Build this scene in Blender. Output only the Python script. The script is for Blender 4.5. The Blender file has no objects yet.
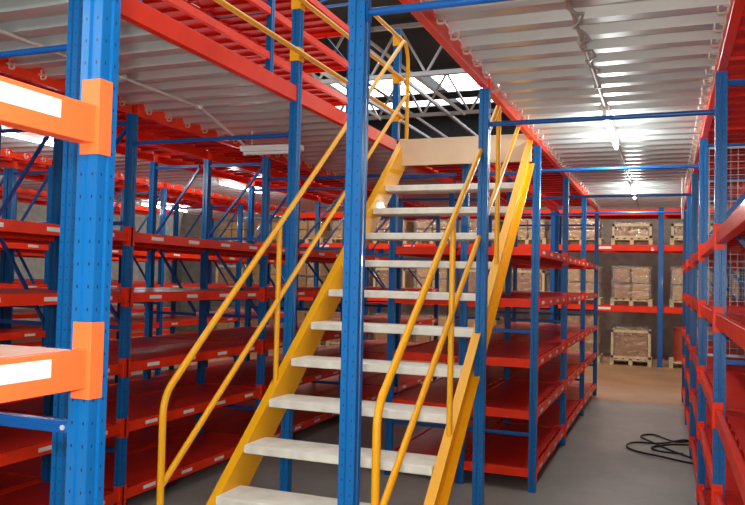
import bpy, bmesh, math, random
from mathutils import Vector, Matrix
random.seed(7)
S = bpy.context.scene
COL = S.collection
# ------------------------------------------------------------------ camera
YAW, PITCH, ROLL, FPX, CH = 0.3725018, 0.0350151, 0.0232412, 751.38, 1.70692
fwd = Vector((-math.sin(YAW)*math.cos(PITCH), math.cos(YAW)*math.cos(PITCH), math.sin(PITCH)))
rt = Vector((math.cos(YAW), math.sin(YAW), 0)); up = rt.cross(fwd)
r2 = rt*math.cos(ROLL) + up*math.sin(ROLL); u2 = -rt*math.sin(ROLL) + up*math.cos(ROLL)
cd = bpy.data.cameras.new('camera'); cam = bpy.data.objects.new('camera', cd); COL.objects.link(cam)
m = Matrix((r2, u2, -fwd)).transposed().to_4x4(); m.translation = Vector((0, 0, CH))
cam.matrix_world = m
cd.sensor_fit = 'HORIZONTAL'; cd.sensor_width = 36; cd.lens = FPX/745*36; cd.clip_start = .02
S.camera = cam
# ------------------------------------------------------------------ world, exposure, main lights
S.view_settings.view_transform = 'Standard'; S.view_settings.look = 'None'
S.view_settings.exposure = 0.3; S.view_settings.gamma = 1; S.view_settings.use_curve_mapping = False
w = bpy.data.worlds.new('daylight'); S.world = w; w.use_nodes = True
w.node_tree.nodes['Background'].inputs[0].default_value = (.86, .95, 1, 1)
w.node_tree.nodes['Background'].inputs[1].default_value = .22
def point(name, loc, power, col=(1, 1, 1), rad=.05):
    l = bpy.data.lights.new(name, 'POINT'); l.energy = power; l.color = col; l.shadow_soft_size = rad
    o = bpy.data.objects.new(name, l); o.location = loc; COL.objects.link(o); return o
point('camera_flash', (-.03, -.06, 1.83), 155, (1, .97, .92), .03)
def arealight(name, loc, rot, sx, sy, power, col=(1, 1, 1)):
    l = bpy.data.lights.new(name, 'AREA'); l.shape = 'RECTANGLE'; l.size = sx; l.size_y = sy; l.energy = power; l.color = col
    o = bpy.data.objects.new(name, l); o.location = loc; o.rotation_euler = rot; COL.objects.link(o); return o
# cool fill light added behind the photographer, no modelled source
arealight('rear_side_fill', (-1.5, -3.5, 2.6), (math.radians(80), 0, 0), 7, 4, 70, (.9, .96, 1))
arealight('roof_daylight', (-4, 7, 7.0), (0, 0, 0), 12, 14, 850, (.92, .97, 1))

point('rear_warm_fill', (-1.2, 14.2, 4.6), 170, (1, .8, .55), .2)  # pair of warm fill lights added to brighten the rear rack, no fixtures
point('rear_warm_fill', (-6.5, 14.2, 4.6), 150, (1, .82, .6), .2)
# ------------------------------------------------------------------ materials
def mat(name, col, rough=.45, metal=0, spec=.35, bump=0, bscale=40, var=0, vscale=6, coat=0):
    M = bpy.data.materials.new(name); M.use_nodes = True; nt = M.node_tree; b = nt.nodes['Principled BSDF']
    b.inputs['Base Color'].default_value = (*col, 1); b.inputs['Roughness'].default_value = rough
    b.inputs['Metallic'].default_value = metal; b.inputs['Specular IOR Level'].default_value = spec
    b.inputs['Coat Weight'].default_value = coat
    if var or bump:
        tc = nt.nodes.new('ShaderNodeTexCoord')
        n = nt.nodes.new('ShaderNodeTexNoise'); n.inputs['Scale'].default_value = vscale; n.inputs['Detail'].default_value = 5
        nt.links.new(tc.outputs['Object'], n.inputs['Vector'])
        if var:
            r = nt.nodes.new('ShaderNodeValToRGB')
            r.color_ramp.elements[0].position = .3; r.color_ramp.elements[1].position = .7
            r.color_ramp.elements[0].color = (*[c*(1-var) for c in col], 1)
            r.color_ramp.elements[1].color = (*[min(1, c*(1+var)) for c in col], 1)
            nt.links.new(n.outputs[0], r.inputs[0]); nt.links.new(r.outputs[0], b.inputs['Base Color'])
        if bump:
            n2 = nt.nodes.new('ShaderNodeTexNoise'); n2.inputs['Scale'].default_value = bscale
            nt.links.new(tc.outputs['Object'], n2.inputs['Vector'])
            bp = nt.nodes.new('ShaderNodeBump'); bp.inputs['Strength'].default_value = bump; bp.inputs['Distance'].default_value = .01
            nt.links.new(n2.outputs[0], bp.inputs['Height']); nt.links.new(bp.outputs[0], b.inputs['Normal'])
    return M
def emit(name, col, s):
    M = bpy.data.materials.new(name); M.use_nodes = True; b = M.node_tree.nodes['Principled BSDF']
    b.inputs['Base Color'].default_value = (.8, .8, .8, 1)
    b.inputs['Emission Color'].default_value = (*col, 1); b.inputs['Emission Strength'].default_value = s
    return M
def post_material():
    """blue paint with the punched slots of a rack upright (two columns on each face)"""
    M = mat('blue_post_paint', (.001, .12, .36), .32, 0, .35, .04, 120, coat=.12)
    nt = M.node_tree; b = nt.nodes['Principled BSDF']
    def mth(op, a, c=None):
        n = nt.nodes.new('ShaderNodeMath'); n.operation = op
        for i, v in enumerate((a, c)):
            if v is None: continue
            if isinstance(v, (int, float)): n.inputs[i].default_value = v
            else: nt.links.new(v, n.inputs[i])
        return n.outputs[0]
    tc = nt.nodes.new('ShaderNodeTexCoord'); sx = nt.nodes.new('ShaderNodeSeparateXYZ'); nt.links.new(tc.outputs['Object'], sx.inputs[0])
    ge = nt.nodes.new('ShaderNodeNewGeometry'); sn = nt.nodes.new('ShaderNodeSeparateXYZ'); nt.links.new(ge.outputs['Normal'], sn.inputs[0])
    isx = mth('GREATER_THAN', mth('ABSOLUTE', sn.outputs[0]), .7)
    u = mth('ADD', mth('MULTIPLY', isx, sx.outputs[1]), mth('MULTIPLY', mth('SUBTRACT', 1, isx), sx.outputs[0]))
    u = mth('ABSOLUTE', u)
    du = mth('MULTIPLY', mth('SUBTRACT', u, .0155), 1/.0022)
    fr = mth('MULTIPLY', mth('SUBTRACT', mth('FRACT', mth('MULTIPLY', sx.outputs[2], 1/.05)), .5), .05/.0042)
    d = mth('ADD', mth('MULTIPLY', du, du), mth('MULTIPLY', fr, fr))
    hole = mth('LESS_THAN', d, 1)
    mx = nt.nodes.new('ShaderNodeMix'); mx.data_type = 'RGBA'
    nt.links.new(hole, mx.inputs[0]); mx.inputs[6].default_value = (.001, .12, .36, 1); mx.inputs[7].default_value = (.002, .015, .06, 1)
    nt.links.new(mx.outputs[2], b.inputs['Base Color'])
    return M
M_POST = post_material()
M_BLUE = mat('blue_tube_paint', (.001, .085, .33), .28, coat=.15)
M_RED = mat('red_orange_beam_paint', (.88, .036, .006), .38, 0, .22, bump=.04, bscale=90, var=.08, coat=.04)
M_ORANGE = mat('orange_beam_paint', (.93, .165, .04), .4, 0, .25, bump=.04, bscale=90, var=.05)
M_PAN = mat('red_shelf_pan_paint', (.66, .02, .008), .33, 0, .3, var=.15, vscale=3)
M_YEL = mat('yellow_rail_paint', (.9, .42, .006), .36, bump=.03, bscale=60, coat=.1)
M_TREAD = mat('pale_step_board', (.8, .77, .66), .6, var=.12, vscale=9, bump=.15, bscale=50)
M_FASC = mat('beige_landing_board', (.72, .52, .34), .6, var=.08, vscale=4)
M_DECK = mat('galvanised_deck_sheet', (.58, .63, .61), .3, .4, .5, var=.06, vscale=3)
M_ZINC = mat('zinc_fitting', (.75, .74, .7), .35, .5)
M_CONDUIT = mat('grey_conduit', (.4, .37, .33), .4, .2)
M_HOOK = mat('bright_hook', (.7, .6, .5), .3, .5)
M_WHITE = mat('white_enamel', (.8, .8, .78), .4)
M_LABEL = mat('label_paper', (.82, .82, .78), .5)
M_INK = mat('blue_ink', (.5, .6, .72), .6)
M_BLACK = mat('black_rubber', (.012, .012, .013), .5)
M_WIRE = mat('grey_mesh_wire', (.4, .42, .42), .4, .3)
M_CARD = mat('brown_cardboard', (.36, .16, .05), .8, var=.15, vscale=8)
M_CARD2 = mat('tan_cardboard', (.5, .27, .1), .8, var=.15, vscale=8)
M_WOOD = mat('pallet_wood', (.62, .46, .28), .75, var=.2, vscale=12)
M_DRUM = mat('red_brown_drum', (.45, .07, .03), .5)
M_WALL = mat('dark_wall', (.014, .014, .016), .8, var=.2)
M_WALLR = mat('grey_cladding', (.3, .27, .24), .7, var=.2)
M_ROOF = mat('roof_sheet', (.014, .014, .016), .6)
M_TRUSS = mat('grey_truss_steel', (.36, .37, .39), .4, .3)
M_TUBE = emit('lit_tube', (1, 1, .97), 14)
M_SKY = emit('skylight_sheet', (.95, .98, 1), 9)
M_SKY2 = emit('dim_skylight_sheet', (.9, .95, 1), 3)
def floor_mat(name, a, b_, rough):
    M = mat(name, a, rough); nt = M.node_tree; b = nt.nodes['Principled BSDF']
    tc = nt.nodes.new('ShaderNodeTexCoord')
    n = nt.nodes.new('ShaderNodeTexNoise'); n.inputs['Scale'].default_value = 1.1; n.inputs['Detail'].default_value = 8; n.inputs['Roughness'].default_value = .7
    r = nt.nodes.new('ShaderNodeValToRGB'); r.color_ramp.elements[0].color = (*a, 1); r.color_ramp.elements[1].color = (*b_, 1)
    r.color_ramp.elements[0].position = .35; r.color_ramp.elements[1].position = .68
    nt.links.new(tc.outputs['Object'], n.inputs['Vector']); nt.links.new(n.outputs[0], r.inputs[0]); nt.links.new(r.outputs[0], b.inputs['Base Color'])
    return M
M_FLOOR = floor_mat('grey_concrete', (.25, .265, .235), (.37, .385, .35), .36)
M_FLOOR2 = floor_mat('brown_floor_paint', (.34, .17, .08), (.48, .27, .14), .45)
def film():
    M = bpy.data.materials.new('stretch_film'); M.use_nodes = True; nt = M.node_tree; nt.nodes.clear()
    o = nt.nodes.new('ShaderNodeOutputMaterial'); t = nt.nodes.new('ShaderNodeBsdfTransparent'); g = nt.nodes.new('ShaderNodeBsdfGlossy')
    d = nt.nodes.new('ShaderNodeBsdfDiffuse'); d.inputs[0].default_value = (.9, .9, .88, 1)
    g.inputs['Roughness'].default_value = .15; g.inputs[0].default_value = (.95, .95, .95, 1)
    tc = nt.nodes.new('ShaderNodeTexCoord'); n = nt.nodes.new('ShaderNodeTexNoise'); n.inputs['Scale'].default_value = 9; n.inputs['Detail'].default_value = 4
    nt.links.new(tc.outputs['Object'], n.inputs['Vector'])
    bp = nt.nodes.new('ShaderNodeBump'); bp.inputs['Distance'].default_value = .05; bp.inputs['Strength'].default_value = 1
    nt.links.new(n.outputs[0], bp.inputs['Height']); nt.links.new(bp.outputs[0], g.inputs['Normal'])
    r = nt.nodes.new('ShaderNodeValToRGB'); r.color_ramp.elements[0].position = .5; r.color_ramp.elements[1].position = .66
    nt.links.new(n.outputs[0], r.inputs[0])
    m1 = nt.nodes.new('ShaderNodeMixShader'); nt.links.new(r.outputs[0], m1.inputs[0]); nt.links.new(g.outputs[0], m1.inputs[1]); nt.links.new(d.outputs[0], m1.inputs[2])
    m2 = nt.nodes.new('ShaderNodeMixShader'); m2.inputs[0].default_value = .16
    nt.links.new(t.outputs[0], m2.inputs[1]); nt.links.new(m1.outputs[0], m2.inputs[2]); nt.links.new(m2.outputs[0], o.inputs[0])
    return M
M_FILM = film()

# ------------------------------------------------------------------ mesh helpers
class MB:
    def __init__(s): s.v = []; s.f = []
    def add(s, vs, fs):
        n = len(s.v); s.v += [tuple(v) for v in vs]; s.f += [tuple(i+n for i in f) for f in fs]; return s
    def box(s, x0, y0, z0, x1, y1, z1):
        vs = [(x, y, z) for z in (z0, z1) for y in (y0, y1) for x in (x0, x1)]
        return s.add(vs, [(0, 2, 3, 1), (4, 5, 7, 6), (0, 1, 5, 4), (2, 6, 7, 3), (0, 4, 6, 2), (1, 3, 7, 5)])
    def prism(s, poly, a0, a1, axis):
        """poly in the plane normal to axis, extruded from a0 to a1; axis x: (y,z), y: (x,z), z: (x,y)"""
        def P(u, v, a): return {'x': (a, u, v), 'y': (u, a, v), 'z': (u, v, a)}[axis]
        n = len(poly)
        vs = [P(u, v, a0) for u, v in poly] + [P(u, v, a1) for u, v in poly]
        fs = [(i, (i+1) % n, n+(i+1) % n, n+i) for i in range(n)] + [tuple(range(n))[::-1], tuple(range(n, 2*n))]
        return s.add(vs, fs)
    def tube(s, pts, r, n=12, caps=True):
        pts = [Vector(p) for p in pts]; rings = []
        prev = None
        for i, p in enumerate(pts):
            if i == 0: t = pts[1]-p
            elif i == len(pts)-1: t = p-pts[i-1]
            else: t = (pts[i+1]-p).normalized() + (p-pts[i-1]).normalized()
            t.normalize()
            if prev is None: a = t.orthogonal().normalized()
            else:
                a = prev - t*prev.dot(t); a.normalize()
            prev = a; b = t.cross(a)
            rings.append([p + a*r*math.cos(2*math.pi*k/n) + b*r*math.sin(2*math.pi*k/n) for k in range(n)])
        vs = [q for ring in rings for q in ring]; fs = []
        for i in range(len(rings)-1):
            for k in range(n): fs.append((i*n+k, i*n+(k+1) % n, (i+1)*n+(k+1) % n, (i+1)*n+k))
        if caps: fs += [tuple(range(n))[::-1], tuple(range((len(rings)-1)*n, len(rings)*n))]
        return s.add(vs, fs)
    def bar(s, p, q, w_, h_, upv=(0, 0, 1)):
        p = Vector(p); q = Vector(q); t = (q-p).normalized(); u = Vector(upv)
        a = t.cross(u).normalized(); b = a.cross(t)
        vs = [c + a*i*w_/2 + b*j*h_/2 for c in (p, q) for i, j in ((-1, -1), (1, -1), (1, 1), (-1, 1))]
        return s.add(vs, [(0, 1, 2, 3), (7, 6, 5, 4), (0, 4, 5, 1), (1, 5, 6, 2), (2, 6, 7, 3), (3, 7, 4, 0)])
    def mesh(s, name, mt, bevel=0, smooth=False, seg=1):
        me = bpy.data.meshes.new(name); me.from_pydata(s.v, [], s.f)
        bm = bmesh.new(); bm.from_mesh(me); bmesh.ops.recalc_face_normals(bm, faces=bm.faces)
        if bevel: bmesh.ops.bevel(bm, geom=list(bm.edges), offset=bevel, segments=seg, affect='EDGES', clamp_overlap=True)
        for f in bm.faces: f.smooth = smooth
        if smooth:
            for e in bm.edges:
                if len(e.link_faces) == 2 and e.calc_face_angle(0) > .7: e.smooth = False
        bm.to_mesh(me); bm.free(); me.materials.append(mt); return me
def link(name, me, parent=None, loc=(0, 0, 0), rz=0, label=None):
    o = bpy.data.objects.new(name, me); COL.objects.link(o); o.location = loc; o.rotation_euler.z = rz
    if parent: o.parent = parent
    if label: o['label'] = label
    return o
def tag(o, label, cat, group=None, kind=None):
    o['label'] = label; o['category'] = cat
    if group: o['group'] = group
    if kind: o['kind'] = kind
    return o
def thing(name, loc, label, cat, group=None, rz=0):
    o = bpy.data.objects.new(name, None); COL.objects.link(o); o.location = loc; o.rotation_euler.z = rz; o.empty_display_size = .2
    return tag(o, label, cat, group)
def struct(name, me, loc=(0, 0, 0)):
    o = link(name, me, None, loc); o['kind'] = 'structure'; return o
def fillet(pts, r, n=6):
    """polyline with rounded corners"""
    pts = [Vector(p) for p in pts]; out = [pts[0]]
    for i in range(1, len(pts)-1):
        a, b, c = pts[i-1], pts[i], pts[i+1]; d1 = (a-b).normalized(); d2 = (c-b).normalized()
        rr = min(r, (a-b).length*.45, (c-b).length*.45); p0 = b+d1*rr; p1 = b+d2*rr
        for k in range(n+1):
            t = k/n; out.append(p0*(1-t)**2 + b*2*t*(1-t) + p1*t*t)
    out.append(pts[-1]); return out

# ------------------------------------------------------------------ grid of the mezzanine
Y0, DY = 2.389, 1.9357
def gy(k): return Y0 + k*DY          # k = -1 .. 5
X_R, X_M, X_O, X_L = .265, -1.0, -2.25, -3.55
PW = .058                            # post width
LEV = [.185, .655, 1.075, 1.57, 2.0] # tops of the shelf levels
ZB, ZT = 2.84, 2.94                  # deck beam bottom, top
DEPTH = .6
# ------------------------------------------------------------------ structure
f = MB().box(-14, -4, -.1, 6, 11.6, 0); struct('floor', f.mesh('floor', M_FLOOR))
f = MB().box(-14, 11.6, -.1, 6, 26, 0); struct('floor', f.mesh('floor_far', M_FLOOR2))
f = MB().box(-14, 19.6, 0, 6, 19.8, 3.7); struct('wall_rear', f.mesh('wall_rear', M_WALLR))
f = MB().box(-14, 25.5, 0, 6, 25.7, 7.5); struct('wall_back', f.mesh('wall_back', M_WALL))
f = MB().box(-14.2, -4, 0, -14, 25.7, 7.5); struct('wall_left', f.mesh('wall_left', M_WALLR))
# roof with skylight openings
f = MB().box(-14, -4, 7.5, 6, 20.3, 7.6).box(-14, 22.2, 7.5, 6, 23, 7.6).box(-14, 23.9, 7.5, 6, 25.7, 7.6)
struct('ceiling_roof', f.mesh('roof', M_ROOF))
f = MB()
for i in range(8): f.box(-14+i*2.5+.2, 20.3, 7.53, -14+i*2.5+2.3, 22.2, 7.56)
struct('window_1', f.mesh('window_1', M_SKY))
f = MB()
for i in range(8): f.box(-14+i*2.5+.2, 23, 7.53, -14+i*2.5+2.3, 23.9, 7.56)
struct('window_2', f.mesh('window_2', M_SKY2))
# trusses
for k, y in enumerate((10.5, 15.5, 19.4)):
    t = MB(); z0, z1 = 6.2, 7.3
    t.bar((-14, y, z0), (6, y, z0), .09, .09).bar((-14, y, z1), (6, y, z1), .09, .09)
    x = -14
    while x < 5.9:
        t.bar((x, y, z0), (x+.65, y, z1), .05, .05, (0, 1, 0)).bar((x+.65, y, z1), (x+1.3, y, z0), .05, .05, (0, 1, 0)); x += 1.3
    struct('trim_%d' % (k+1), t.mesh('truss', M_TRUSS))
t = MB()
for x in (-8.8, -6.9, -5.4, -3.6): t.bar((x, 8, 6.12), (x, 25, 6.12), .07, .07)
for x0, x1, y in ((-9, -6.5, 15), (-8, -5.6, 19), (-6.6, -4.4, 15)): t.bar((x0, y, 7.3), (x1, y+2, 5.6), .06, .06)
struct('trim_4', t.mesh('roof_purlins', M_TRUSS))

# corrugated deck sheets (ridges across the aisle)
def deck(x0, x1, y0, y1, z=ZT-.047, pitch=.235, h=.042):
    top, bot = [], []; y = y0
    prof = [(0, 0), (.3, 0), (.42, 1), (.88, 1), (1.0, 0)]
    while y < y1-.01:
        for u, v in prof[:-1]: bot.append((y+u*pitch, z+v*h))
        y += pitch
    bot.append((y, z))
    n = len(bot); vs = []
    for x in (x0, x1):
        vs += [(x, a, b) for a, b in bot] + [(x, a, b+.004) for a, b in bot]
    fs = []
    for i in range(n-1):
        fs += [(i, i+1, 2*n+i+1, 2*n+i), (n+i, 3*n+i, 3*n+i+1, n+i+1), (i, n+i, n+i+1, i+1), (2*n+i, 2*n+i+1, 3*n+i+1, 3*n+i)]
    fs += [(0, 2*n, 3*n, n), (n-1, 2*n-1, 4*n-1, 3*n-1)]
    return MB().add(vs, fs)
YE = gy(5)
struct('ceiling_aisle_right', deck(X_M+.025, X_R-.025, -1.5, YE).mesh('deck', M_DECK))
struct('ceiling_aisle_left', deck(X_L+.025, X_O-.025, -.5, YE).mesh('deck', M_DECK))
struct('ceiling_aisle_far', deck(-6.12, -4.9, .5, YE).mesh('deck', M_DECK))
struct('ceiling_aisle_farthest', deck(-8.72, -7.28, .5, YE+2).mesh('deck', M_DECK))

# ------------------------------------------------------------------ rack parts (shared meshes, origin at the part)
def post_mesh(h):
    a = PW/2; g = .005
    # slight groove down the middle of every face, open rear lip
    prof = [(-a, -a), (-.006, -a), (-.004, -a+g), (.004, -a+g), (.006, -a), (a, -a), (a, -.006), (a-g, -.004), (a-g, .004), (a, .006), (a, a),
            (.012, a), (.012, a-.02), (-.012, a-.02), (-.012, a), (-a, a), (-a, .006), (-a+g, .004), (-a+g, -.004), (-a, -.006)]
    b = MB().prism(prof, 0, h, 'z'); return b.mesh('post', M_POST, .0012, False, 2)
FOOT = MB().box(-.031, -.031, 0, .031, .031, .006).mesh('foot_plate', M_BLUE, .001)
_pm = {}
def pmesh(h):
    h = round(h, 3)
    if h not in _pm: _pm[h] = post_mesh(h)
    return _pm[h]
_bm = {}
def beam_mesh(L, hh, sgn, mt=None):
    """beam along y, centred in x on the post line, sgn = side facing the aisle (+1 = +x)"""
    k = ('b', round(L, 3), hh, sgn)
    if k not in _bm:
        a = .022
        prof = [(sgn*a, 0), (sgn*a, -hh), (-sgn*a, -hh), (-sgn*a, -.03), (-sgn*.004, -.03), (-sgn*.004, 0)]
        _bm[k] = MB().prism(prof, PW/2+.003, L-PW/2-.003, 'y').mesh('beam', mt or M_RED, .0015)
    return _bm[k]
def conn_mesh(sgn, end, hi=.035, lo=.1):
    """L plate wrapping the post corner; end=0 at the near post, 1 at the far post (local y of the post centre = 0)"""
    k = ('c', sgn, end, hi)
    if k not in _bm:
        a = PW/2; s = 1 if end == 0 else -1
        b = MB()
        b.box(min(sgn*(a+.001), sgn*(a+.005)), min(-s*.012, s*(a+.006)), -lo, max(sgn*(a+.001), sgn*(a+.005)), max(-s*.006, s*(a+.006)), hi)
        b.box(min(-sgn*.018, sgn*(a+.005)), min(s*(a+.001), s*(a+.005)), -lo, max(-sgn*.018, sgn*(a+.005)), max(s*(a+.001), s*(a+.005)), hi)
        for z in (hi-.015, -.03, -lo+.015): b.tube([(sgn*(a+.005), s*.013, z), (sgn*(a+.007), s*.013, z)], .004, 8)
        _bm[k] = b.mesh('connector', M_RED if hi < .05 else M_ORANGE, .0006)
    return _bm[k]
def pan_mesh(L, D):
    k = ('p', round(L, 3), D)
    if k not in _bm:
        n = max(2, round(L/.21)); b = MB(); y0, y1 = PW/2+.004, L-PW/2-.004; st = (y1-y0)/n
        for i in range(n):
            a = y0+i*st+.001; c = a+st-.002
            b.prism([(a, -.002), (c, -.002), (c, -.03), (c-.02, -.03), (c-.02, -.026), (c-.004, -.026), (c-.004, -.006), (a+.004, -.006), (a+.004, -.026), (a+.02, -.026), (a+.02, -.03), (a, -.03)], .024, D-.024, 'x')
        _bm[k] = b.mesh('shelf_panel', M_PAN)
    return _bm[k]
LAB = MB().box(-.0005, -.07, -.013, .0005, .07, .013).mesh('label_plate', M_LABEL)
def endbar_mesh(D, hh):
    k = ('e', D, hh)
    if k not in _bm: _bm[k] = MB().box(PW/2, -.016, -hh, D-PW/2, .016, 0).mesh('end_beam', M_RED, .001)
    return _bm[k]
def braces(root, x0, D, y, ztop, zs=None, diag=True):
    """horizontals and diagonals of an upright frame between x0 and x0+D at y"""
    zs = zs or ([.46, 1.32, 2.06, ztop-.06] if diag else [.46, 1.3, ztop-.22])
    for z in zs:
        link('brace', MB().box(x0+PW/2, y-.014, z-.014, x0+D-PW/2, y+.014, z+.014).mesh('brace', M_BLUE, .002), root)
    for i in range(1, len(zs)-1 if diag else 0):
        a, b = (x0+PW/2, x0+D-PW/2) if i % 2 == 0 else (x0+D-PW/2, x0+PW/2)
        link('brace', MB().bar((a, y, zs[i]+.02), (b, y, zs[i+1]-.02), .022, .022, (0, 1, 0)).mesh('brace', M_BLUE), root)
def bay(x0, D, ya, yb, front, label, group, posts=((0, 0), (1, 0)), last=False, levels=LEV, z0=0, hgt=ZB-.002, top=True,
        detail=2, near_end=False, xs=None, name='shelving_bay', diag=True, labels=True, hooks=True, topz=ZT):
    """one bay: x0..x0+D, ya..yb; front = +1 if the aisle is on the +x side, else -1; detail 0,1,2"""
    root = thing(name, (x0, ya, z0), label, 'shelving', group); L = yb-ya
    pl = [(0, 0), (D, 0)] + ([(0, L), (D, L)] if last else [])
    for px, py in pl:
        if xs is not None and (px > 0) not in xs: continue
        p = link('post', pmesh(hgt), root, (px, py, 0))
        if z0 == 0 and detail > 0: link('foot_plate', FOOT, p)
    if detail > 0:
        braces(root, 0, D, 0, hgt, diag=diag)
        if last: braces(root, 0, D, L, hgt, diag=diag)
    lv = [(z, .07) for z in levels] + ([(topz-z0, .1)] if top else [])
    for z, hh in lv:
        fr = D if front > 0 else 0
        for px in (0, D):
            sg = 1 if px > 0 else -1
            b = link('beam', beam_mesh(L, hh, sg), root, (px, 0, z))
            if px == fr and detail > 0:
                if hh < .09 and labels:
                    nl = 4 if detail > 1 else 3
                    for i in range(nl):
                        link('label_plate', LAB, b, (sg*.0228, L*(.14+.72*i/(nl-1))+.03, -.034), 0, 'white location label')
                if hh > .09 and hooks:
                    for i in range(8): link('hook_bolt', HOOK, b, (sg*.03, .12+i*.235, -.062), 0 if sg > 0 else math.pi)
                if detail > 1 and z < hgt:
                    link('connector', conn_mesh(sg, 0), b); link('connector', conn_mesh(sg, 1), b, (0, L, 0))
        link('shelf_panel', pan_mesh(L, D), root, (0, 0, z))
        if near_end and hh < .09: link('end_beam', endbar_mesh(D, hh), root, (0, 0, z))
        if last and detail > 0 and hh < .09: link('end_beam', endbar_mesh(D, hh), root, (0, L, z))
    return root
HOOK = MB().tube(fillet([(0, 0, .03), (0, 0, -.012), (.028, 0, -.012), (.028, 0, .012)], .01, 3), .004, 6).box(-.012, -.012, .004, .012, .012, .012).mesh('hook_bolt', M_HOOK, smooth=True)
HOOK.transform(Matrix.Scale(1.4, 4))
ORD = ['nearest', 'second', 'third', 'fourth', 'fifth', 'sixth', 'seventh']

# left double row (aisle side x=-3.55)
DL = .66
for k in range(0, 5):
    bay(X_L-DL, DL, gy(k), gy(k+1), 1, 'red and blue shelving bay facing the left aisle, %s from the camera' % ORD[k],
        'bays of the shelving row left of the stair aisle', last=(k == 4), detail=2 if k < 3 else 1)
    bay(X_L-DL-.64, .58, gy(k), gy(k+1), -1, 'red shelving bay just behind the left aisle row, %s from the camera' % ORD[k],
        'bays backing onto the left aisle row', last=(k == 4), detail=1, xs=(False,))
# farther double rows
for j, xb in enumerate((-6.74, -7.38, -9.34, -9.98)):
    for k in range(0, 5):
        bay(xb, DEPTH-.04, gy(k), gy(k+1), 1 if j % 2 == 0 else -1,
            'distant red shelving bay, row %s beyond the left shelving, %s from the camera' % (('one', 'two', 'three', 'four')[j], ORD[k]),
            'bays of the distant shelving rows', last=(k == 4), detail=1 if j < 2 else 0)
# middle double row behind the stairs
for k in range(2, 5):
    bay(X_M-DEPTH, DEPTH, gy(k), gy(k+1), 1, 'red shelving bay behind the stairs along the right aisle, %s from the stairs' % ORD[k-2],
        'middle shelving bays on the right aisle', last=(k == 4), near_end=(k == 2), detail=2 if k < 4 else 1, diag=False, topz=ZT)
    bay(X_O, DEPTH-.01, gy(k), gy(k+1), -1, 'red shelving bay behind the stairs along the left aisle, %s from the stairs' % ORD[k-2],
        'middle shelving bays on the left aisle', last=(k == 4), near_end=(k == 2), detail=1, xs=(False,), diag=False, topz=ZT if k > 2 else 2.862)
# right row
for k in range(-1, 5):
    bay(X_R, DEPTH, gy(k), gy(k+1), -1, 'red and blue shelving bay along the right edge, %s from the camera' % ORD[k+1],
        'bays of the right-hand shelving row', last=(k == 4), detail=2, labels=False)
# upper level row seen through the stair opening
ULEV = [.2, .9, 1.33, 1.75]
for k in range(-1, 3):
    bay(X_L-DL, DL, gy(k), gy(k+1), 1, 'red upper-floor shelving bay above the left aisle row, %s from the camera' % ORD[k+1],
        'upper-floor shelving bays', last=(k == 2), levels=ULEV, z0=ZT+.005, hgt=2.3, top=False, detail=1, labels=False)

# foreground rack carrying the label beams
ya = -.6; yb = 1.345; XF = -1.2
fg = thing('shelving_bay', (XF-DEPTH, ya, 0), 'foreground bright blue post with orange beams and pale shelf at left edge', 'shelving')
Lf = yb-ya
for px, py in ((0, 0), (DEPTH, 0), (0, Lf), (DEPTH, Lf)):
    p = link('post', pmesh(ZB-.002), fg, (px, py, 0)); link('foot_plate', FOOT, p)
M_SHELFTOP = mat('pale_shelf_board', (.62, .36, .27), .5, var=.1, vscale=5)
for z in (.2, .66, 1.1, 1.537, 2.076):
    for px in (0, DEPTH):
        sg = 1 if px > 0 else -1
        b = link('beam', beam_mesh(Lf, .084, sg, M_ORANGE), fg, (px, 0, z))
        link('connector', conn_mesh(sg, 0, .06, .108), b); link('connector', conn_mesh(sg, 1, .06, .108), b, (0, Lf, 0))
        if px > 0:
            for yy in (.55, 1.72):
                lp = link('label_plate', MB().box(-.0005, -.13, -.019, .0005, .09, .019).mesh('label_plate', M_LABEL), b, (.0228, yy, -.03), 0, 'white location label with faint numbers')
                c = bpy.data.curves.new('number', 'FONT'); c.body = '12 31 2'; c.size = .022; c.extrude = .0003; c.align_x = 'CENTER'; c.align_y = 'CENTER'
                o = bpy.data.objects.new('tmp', c); COL.objects.link(o)
                bpy.context.view_layer.update()
                me = bpy.data.meshes.new_from_object(o.evaluated_get(bpy.context.evaluated_depsgraph_get()))
                bpy.data.objects.remove(o)
                R_ = Matrix(((0, 0, 1), (1, 0, 0), (0, 1, 0))).to_4x4(); me.transform(R_)
                # merge the print into the plate mesh so the label stays one piece
                bmx = bmesh.new(); bmx.from_mesh(lp.data); nf = len(bmx.faces); me.transform(Matrix.Translation((.0009, -.01, 0))); bmx.from_mesh(me)
                bmx.faces.ensure_lookup_table()
                for fi in range(nf, len(bmx.faces)): bmx.faces[fi].material_index = 1
                bmx.to_mesh(lp.data); bmx.free(); lp.data.materials.append(M_INK)
    link('shelf_panel', MB().box(.024, PW/2+.004, -.02, DEPTH-.024, Lf-PW/2-.004, -.001).mesh('shelf_panel', M_SHELFTOP, .001), fg, (0, 0, z))
braces(fg, 0, DEPTH, 0, ZB)
for z in (.35, 1.362):
    br = link('brace', MB().box(PW/2, -.013, -.013, DEPTH-PW/2, .013, .013).mesh('brace', M_BLUE, .002), fg, (0, Lf-.016, z))
    link('bolt', MB().tube([(DEPTH-PW/2-.012, -.0165, 0), (DEPTH-PW/2-.012, -.013, 0)], .006, 8).mesh('bolt', M_ZINC), br, (0, 0, 0))
for a_, b_ in ((.38, 1.335),):
    link('brace', MB().bar((DEPTH-PW/2, Lf, a_), (PW/2, Lf, b_), .022, .022, (0, 1, 0)).mesh('brace', M_BLUE), fg)

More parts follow.
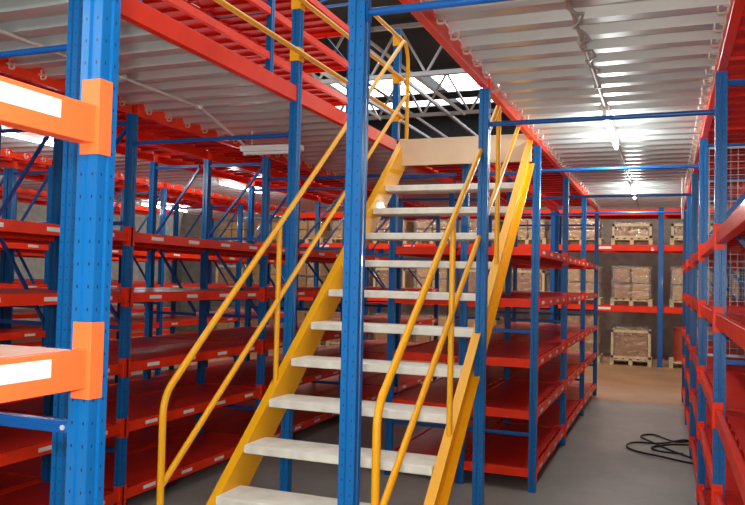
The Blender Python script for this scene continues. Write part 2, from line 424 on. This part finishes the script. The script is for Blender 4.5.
# ------------------------------------------------------------------ free-standing columns, deck beams, tie tubes
def column(x, k, z1, label):
    o = thing('steel_column', (x, gy(k), 0), label, 'column', 'blue columns carrying the mezzanine')
    p = link('post', pmesh(z1), o); link('foot_plate', FOOT, o); return o
column(X_M, 0, 3.9, 'bright blue perforated column in front of the staircase treads, nearest of the free columns')
column(X_M, 1, ZB-.002, 'blue column standing against the right stair stringer')
column(X_O, 0, ZB-.002, 'dark blue column standing just behind the bright foreground post')
column(X_O, 1, 4.1, 'tall blue column on the left of the stairs with yellow rail clamps on top')
column(X_L, -1, ZB-.002, 'blue column at the left end of the left aisle')
o = thing('steel_column', (X_O, gy(2), ZT), 'short blue guard rail post at the head of the stairs', 'column')
link('post', pmesh(1.0), o); link('foot_plate', FOOT, o)
def dbeam(x, ka, kb, inner, label, skip=()):
    L = gy(kb)-gy(ka); o = thing('deck_beam', (x, gy(ka), ZT), label, 'beam', 'red beams edging the stair opening')
    link('beam', beam_mesh(L, .1, -inner), o)
    for i in range(int(L/.235)):
        link('hook_bolt', HOOK, o, (inner*.03, .12+i*.235, -.062), 0 if inner > 0 else math.pi)
for k in range(-1, 2):
    dbeam(X_M, k, k+1, 1, 'red deck beam on the right side of the stair opening, %s from the camera' % ORD[k+1])
    dbeam(X_O, k, k+1, -1, 'red deck beam on the left side of the stair opening, %s from the camera' % ORD[k+1])
def tie(xa, xb, k, label, z=2.63):
    L = xb-xa-PW-.004
    o = thing('tie_tube', (xa+PW/2+.002, gy(k), z), label, 'tie bar', 'blue tie tubes across the aisles')
    link('tube', MB().tube([(.004, 0, 0), (L-.004, 0, 0)], .014, 12).mesh('tube', M_BLUE, smooth=True), o)
    for e in (0, L-.004): link('end_plate', MB().box(e, -.022, -.03, e+.004, .022, .03).mesh('end_plate', M_BLUE, .001), o)
for k, s_ in ((0, 'nearest'), (1, 'second'), (2, 'third, above the middle shelving'), (3, 'fourth'), (4, 'fifth, farthest')):
    tie(X_M, X_R, k, 'blue tie tube across the right aisle under the deck, ' + s_)
for k, s_ in ((0, 'nearest, at the far left'), (1, 'second'), (2, 'third'), (3, 'fourth')):
    tie(X_L, X_O, k, 'blue tie tube across the left aisle under the deck, ' + s_)

# ------------------------------------------------------------------ staircase
SX0, SX1 = -2.1, -1.045                 # inner faces of the stringers
def sz(y): return .553 + (y-3.281)*.84  # stringer top line
st = thing('steel_staircase', (-1.57, 2.75, 0), 'yellow steel staircase with pale treads climbing to the mezzanine', 'staircase')
ox, oy = -1.57, 2.75
def L_(x, y, z): return (x-ox, y-oy, z)
ybot = 3.281 - .553/.84; ytop = 6.1
n_ = math.sqrt(1+.84**2); dpt = .2*n_
for sx, sg in ((SX0, -1), (SX1, 1)):
    web = [(ybot, 0), (ytop, sz(ytop)), (ytop, sz(ytop)-dpt), (ybot+dpt/.84, 0)]
    b = MB()
    a0, a1 = sorted((sx, sx+sg*.008)); b.prism([(y-oy, z) for y, z in web], a0-ox, a1-ox, 'x')
    for off in (0, dpt-.012):           # flanges turned outwards
        fl = [(ybot+off/.84, 0), (ytop, sz(ytop)-off), (ytop, sz(ytop)-off-.012), (ybot+(off+.012)/.84, 0)]
        a0, a1 = sorted((sx+sg*.008, sx+sg*.05)); b.prism([(y-oy, z) for y, z in fl], a0-ox, a1-ox, 'x')
    link('stringer', b.mesh('stringer', M_YEL), st)
TH = MB().box(SX0+.002-ox, 0, -.045, SX1-.002-ox, .235, 0)
TRM = TH.mesh('tread', M_TREAD, .004)
for i in range(12):
    z = 2.455-.2065*i
    y = 3.31+(z-.612)*1.255
    link('tread', TRM, st, (0, y-oy-.012, z))
# landing board with the beige fascia
link('landing', MB().box(SX0+.002-ox, ytop-.07-oy, 2.84, SX1-.002-ox, ytop+.12-oy, 2.86).mesh('landing', M_TREAD, .002), st)
link('landing_fascia', MB().box(SX0-.02-ox, ytop-.1-oy, 2.672, SX1+.04-ox, ytop-.073-oy, 2.896).mesh('fascia', M_FASC, .002), st, label='beige board across the top of the stairs')
RR = .0165
def handrail(x, ya_, za, yb_, zb, m0, m1, bal):
    pts = [L_(x, ya_, .02), L_(x, ya_, za), L_(x, yb_, zb), L_(x, yb_+.1, zb-.13), L_(x, yb_+.1, 2.87)]
    h = link('handrail', MB().tube(fillet(pts, .09), RR, 12).mesh('handrail', M_YEL, smooth=True), st)
    link('mid_rail', MB().tube([L_(x, *m0), L_(x, *m1)], RR*.93, 12).mesh('mid_rail', M_YEL, smooth=True), h)
    for y in bal:
        link('baluster', MB().tube([L_(x, y, sz(y)-.03), L_(x, y, za+(y-ya_)*(zb-za)/(yb_-ya_))], RR*.93, 12).mesh('baluster', M_YEL, smooth=True), h)
handrail(SX0-.028, 2.87, 1.15, 6.10, 3.79, (2.87, .74), (6.2, 3.34), (3.93, 5.05))
handrail(SX1+.028, 2.69, 1.215, 6.05, 3.83, (2.69, .76), (6.15, 3.34), (3.73, 4.8))
# upper guard rail on the left of the opening
gr = thing('guard_rail', (X_O, gy(-1), ZT), 'yellow three-bar guard rail along the left of the stair opening on the upper floor', 'guard rail')
for z in (3.15, 3.49, 3.83):
    r_ = link('rail', MB().tube([(.05, 0, z-ZT), (.05, gy(2)-gy(-1)+.03, z-ZT)], RR, 12).mesh('rail', M_YEL, smooth=True), gr)
    for k in (1, 2):
        b = MB().box(-.036, -.036, -.045, .036, .036, .045)
        link('clamp', b.mesh('clamp', M_YEL, .004), r_, (0, gy(k)-gy(-1), z-ZT))

# ------------------------------------------------------------------ lamps, conduits, cable
def batten(x, y, z, L, label, rz=0, on=True, group='fluorescent battens under the deck', power=13, wd=1):
    o = thing('fluorescent_lamp', (x, y, z), label, 'lamp', group, rz)
    link('housing', MB().prism([(-.03*wd, .025), (-.022*wd, -.01*wd), (.022*wd, -.01*wd), (.03*wd, .025)], 0, L, 'y').mesh('housing', M_WHITE, .001), o)
    link('tube', MB().tube([(0, .03, -.028), (0, L-.03, -.028)], .015, 12).mesh('tube', M_TUBE if on else M_WHITE, smooth=True), o)
    for e in (.012, L-.03): link('lamp_holder', MB().box(-.014, e, -.046, .014, e+.018, -.008).mesh('holder', M_WHITE, .001), o)
    if on:
        for i in range(2):
            l = point('tube_light', (x, y+L*(.25+.5*i), z-.11), power, (.95, 1, .98), .06)
    return o
batten(-.39, 5.15, 2.865, 1.35, 'lit white fluorescent tube under the right aisle deck, nearer of two')
batten(-.385, 9.0, 2.865, 1.35, 'lit white fluorescent tube under the right aisle deck, farther of two')
batten(-5.1, 4.2, 2.865, 1.3, 'lit fluorescent tube beyond the left shelving, behind the foreground post')
batten(-5.1, 7.8, 2.865, 1.3, 'lit fluorescent tube beyond the left shelving, left of the stair railing')
batten(-.39, -.55, 2.865, 1.35, 'unseen fluorescent tube added over the start of the right aisle as fill')  # extra lamp out of view, added to light the near right deck
batten(-2.9, -.3, 2.865, 1.35, 'unseen fluorescent tube added over the start of the left aisle as fill', power=22)  # extra lamp out of view, put in to brighten the left deck
batten(-8.0, 5.5, 2.865, 1.3, 'lit fluorescent tube over the farthest left aisle, nearer')
batten(-8.0, 10, 2.865, 1.3, 'lit fluorescent tube over the farthest left aisle, farther')
ul = batten(-3.23, 5.3, 2.735, .52, 'unlit white batten lamp hanging under the left aisle deck', rz=-1.5, on=False, group=None, wd=1.9)
for e in (.08, .44): link('hanger', MB().tube([(0, e, .025), (0, e, .157)], .004, 6).mesh('hanger', M_ZINC), ul)
cdt = thing('conduit', (-.385, 0, 2.877), 'thin grey conduit along the right aisle deck feeding the lamps', 'conduit')
link('pipe', MB().tube([(0, -1, 0), (0, 11.8, 0)], .009, 8).mesh('pipe', M_CONDUIT, smooth=True), cdt)
for y in (1.2, 2.6, 3.7, 4.6, 7.4, 8.6): link('saddle', MB().box(-.022, y-.008, -.011, .022, y+.008, .012).mesh('saddle', M_CONDUIT), cdt)
pts = [(-.385+.03*math.sin(i*1.3)+.02, 2.9+i*.06, 2.858-.010*(i % 3)) for i in range(22)]
tag(link('lamp_cable', MB().tube(pts, .006, 6).mesh('lamp_cable', M_CONDUIT, smooth=True)), 'loose brown cable twisted round the right aisle conduit', 'cable')
cdt = thing('conduit', (-3.04, 0, 2.876), 'thin pale conduit along the left aisle deck ending at the unlit lamp', 'conduit')
link('pipe', MB().tube([(0, -.4, 0), (0, 4.4, 0), (-.12, 5.2, -.12)], .011, 8).mesh('pipe', M_ZINC, smooth=True), cdt)
for y in (1.2, 2.6, 3.6, 4.4): link('saddle', MB().box(-.025, y-.01, -.013, .025, y+.01, .015).mesh('saddle', M_ZINC), cdt)
o = tag(link('conduit', MB().tube([(.17, 9.0, 2.45), (.17, 9.0, 2.94)], .014, 8).mesh('drop_pipe', M_WHITE, smooth=True)), 'short white vertical pipe beside the far end of the right shelving', 'pipe')
def loop_pts():
    P = [(.34, 9.05), (.1, 8.85), (-.12, 9.2), (-.24, 8.95), (-.02, 8.55), (.22, 8.15), (.34, 7.9), (.1, 7.95), (-.15, 8.1), (-.36, 8.35), (-.28, 8.62), (0, 8.75), (.22, 9.0), (.3, 8.8), (.05, 8.65), (-.12, 8.45), (-.02, 8.25), (.2, 8.3)]
    out = []
    for i in range(len(P)-1):
        p0 = P[max(0, i-1)]; p1 = P[i]; p2 = P[i+1]; p3 = P[min(len(P)-1, i+2)]
        for k in range(7):
            t = k/7
            out.append(tuple(.5*(2*p1[j]+(p2[j]-p0[j])*t+(2*p0[j]-5*p1[j]+4*p2[j]-p3[j])*t*t+(3*p1[j]-p0[j]-3*p2[j]+p3[j])*t**3) for j in (0, 1)))
    return [(x, y, .012+.010*math.sin(i*.21)**2) for i, (x, y) in enumerate(out)]
tag(link('cable', MB().tube(loop_pts(), .010, 8).mesh('cable', M_BLACK, smooth=True)), 'black cable coiled loosely on the floor of the right aisle', 'cable')
# wire mesh end panels inside the frames of the right shelving
for k in range(2, 5):
    g = thing('wire_mesh_panel', (X_R+PW/2+.004, gy(k)-.04, 1.2), 'grey wire mesh side panel in the right shelving, %s of three' % ORD[k-2], 'mesh panel', 'mesh panels in the right shelving')
    b = MB(); L = DEPTH-PW-.008
    for i in range(int(L/.05)+1): b.box(i*.05, -.0015, 0, i*.05+.004, .0015, 1.55)
    for i in range(31): b.box(0, .0015, i*.05, L, .0045, i*.05+.004)
    link('wire_grid', b.mesh('wire_grid', M_WIRE), g)
    link('mesh_frame', MB().box(0, -.008, -.015, L, .008, 0).box(0, -.008, 1.55, L, .008, 1.565).mesh('mesh_frame', M_WIRE), g)

# ------------------------------------------------------------------ pallet racking at the back
YB = 16.9; BW = 2.22; PX0 = -.1
PL = [0, 1.26, 2.56]                # pallet levels (beam tops)
PB = MB().prism([(-.05, -.05), (.05, -.05), (.05, .05), (.02, .05), (.02, -.02), (-.02, -.02), (-.02, .05), (-.05, .05)], 0, 3.6, 'z').mesh('post', M_BLUE)
BB = MB().prism([(-.025, 0), (-.025, -.13), (.025, -.13), (.025, -.04), (.005, -.04), (.005, 0)], .06, BW-.06, 'x').mesh('beam', M_RED, .002)
for i in range(-5, 2):
    o = thing('pallet_rack_bay', (PX0+i*BW, YB, 0), 'tall red and blue pallet rack bay against the rear wall, %s from the right' % ORD[1-i] if i < 1 else 'tall red and blue pallet rack bay against the rear wall, rightmost', 'pallet rack', 'pallet rack bays at the rear')
    for py in (0, 1.0):
        link('post', PB, o, (0, py, 0))
        if i == 1: link('post', PB, o, (BW, py, 0))
    for z0_, z1_ in ((.2, 1.1), (1.1, 2.0), (2.0, 2.9)):
        link('brace', MB().bar((0, .05, z0_), (0, .95, z1_), .03, .03, (1, 0, 0)).mesh('brace', M_BLUE), o)
    for z in (1.26, 2.56, 3.32):
        for py in (0, 1.0):
            b = link('beam', BB, o, (0, py, z))
            if py == 0 and z < 3: link('label_plate', MB().box(-.13, -.0265, -.09, .13, -.0255, -.04).mesh('label_plate', M_LABEL), b, (1.1, 0, 0), 0, 'white location label')
    link('deck_board', MB().box(.06, .03, -.03, BW-.06, .97, -.001).mesh('deck_board', M_PAN), o, (0, 0, 3.32))
def pallet_mesh():
    b = MB()
    for i in range(6): b.box(-.42+i*.148, 0, .12, -.42+i*.148+.1, .9, .14)
    for x in (-.42, -.04, .34):
        b.box(x, 0, 0, x+.08, .9, .02)
        for y in (0, .41, .81): b.box(x, y, .02, x+.08, y+.09, .12)
    for y in (0, .41, .81): b.box(-.42, y, .1, .42, y+.09, .12)
    return b.mesh('pallet', M_WOOD)
PALLET = pallet_mesh()
def film_mesh(w_, d, h): return MB().box(-w_/2, 0, 0, w_/2, d, h).mesh('plastic_wrap', M_FILM, .02)
slotname = {0: 'at floor level', 1: 'on the middle level', 2: 'on the top level'}
NTH = ['first', 'second', 'third', 'fourth', 'fifth', 'sixth', 'seventh', 'eighth', 'ninth', 'tenth', 'eleventh', 'twelfth', 'thirteenth']
cnt = 0
for i in range(-5, 2):
    for sl in range(2):
        idx = 2*(1-i) + (1-sl) + 1
        for lv in range(3):
            x = PX0+i*BW+.6+sl*1.04; z = PL[lv]+.001; y = YB-.02
            if i == 1 and sl == 1: continue
            where2 = '%s of the rear rack, %s from the right' % (slotname[lv], NTH[idx-2])
            tag(link('pallet', PALLET, None, (x, y, z)), 'wooden pallet ' + where2, 'pallet', 'wooden pallets in the rear rack')
            zz = z+.141
            kind = random.choice(['cage', 'boxes', 'wrap', 'boxes'])
            if i == -1 and sl == 1: kind = ['cage', 'boxes', 'cage'][lv]
            if i == 0 and sl == 0: kind = ['drum', 'wrap', 'cage'][lv]
            if i == -1 and sl == 0: kind = ['tall', 'wrap', 'wrap'][lv]
            hh = {0: .75, 1: .72, 2: .45}[lv]
            if kind == 'cage':
                o = thing('crate', (x, y, zz), 'pale framed crate ' + where2, 'crate', 'framed crates in the rear rack')
                b = MB(); w_ = .8; d = .86; h = hh-.15
                for px in (-w_/2, w_/2-.05):
                    for py in (0, d-.05): b.box(px, py, 0, px+.05, py+.05, h)
                for zc in (0, h-.05):
                    b.box(-w_/2, 0, zc, w_/2, .04, zc+.05); b.box(-w_/2, d-.04, zc, w_/2, d, zc+.05); b.box(-w_/2, 0, zc, -w_/2+.04, d, zc+.05); b.box(w_/2-.04, 0, zc, w_/2, d, zc+.05)
                link('frame', b.mesh('frame', M_WOOD), o)
                link('carton', MB().box(-.33, .06, .005, .33, .8, h-.12).mesh('carton', M_CARD, .01), o)
                b = MB()
                for q in range(7): b.box(-.3+q*.085, .1+random.random()*.3, h-.13, -.23+q*.085, .6, h-.06+random.random()*.12)
                link('carton', b.mesh('loose_goods', M_CARD2, .01), o)
                link('plastic_wrap', film_mesh(.74, .8, h+.05), o, (0, .03, .01))
            elif kind == 'drum':
                o = thing('drum', (x, y, zz), 'red-brown drum shaped load ' + where2, 'drum')
                b = MB().tube([(0, .4, 0), (0, .4, .3), (0, .4, .62), (0, .4, .66)], .33, 24)
                link('drum_body', b.mesh('drum', M_DRUM, smooth=True), o)
                link('rim', MB().tube([(0, .4, .66), (0, .4, .69)], .345, 24).mesh('rim', M_DRUM), o)
            elif kind == 'tall':
                o = thing('carton_stack', (x, y, zz), 'tall brown carton stack ' + where2, 'carton stack', 'wrapped loads in the rear rack')
                for q in range(6):
                    link('carton', MB().box(-.38+(q % 2)*.39, .02, 0, -.01+(q % 2)*.39, .8, .28).mesh('carton', M_CARD if q % 3 else M_CARD2, .006), o, (0, 0, (q//2)*.29))
                link('plastic_wrap', film_mesh(.82, .84, .89), o, (0, 0, .0))
            else:
                o = thing('carton_stack', (x, y, zz), ('wrapped brown cartons ' if kind == 'boxes' else 'pale wrapped load ') + where2, 'carton stack', 'wrapped loads in the rear rack')
                n = 2
                for q in range(4):
                    a = random.uniform(-.06, .06); h = hh/2-.01
                    link('carton', MB().box(-.17, 0, 0, .17, .7, h*random.uniform(.85, .98)).mesh('carton', (M_CARD, M_CARD2)[q % 2] if kind == 'boxes' else M_CARD2, .01), o, (-.19+.38*(q % 2)+a*.2, .06, (q//2)*h), a)
                link('plastic_wrap', film_mesh(.82, .84, hh), o)
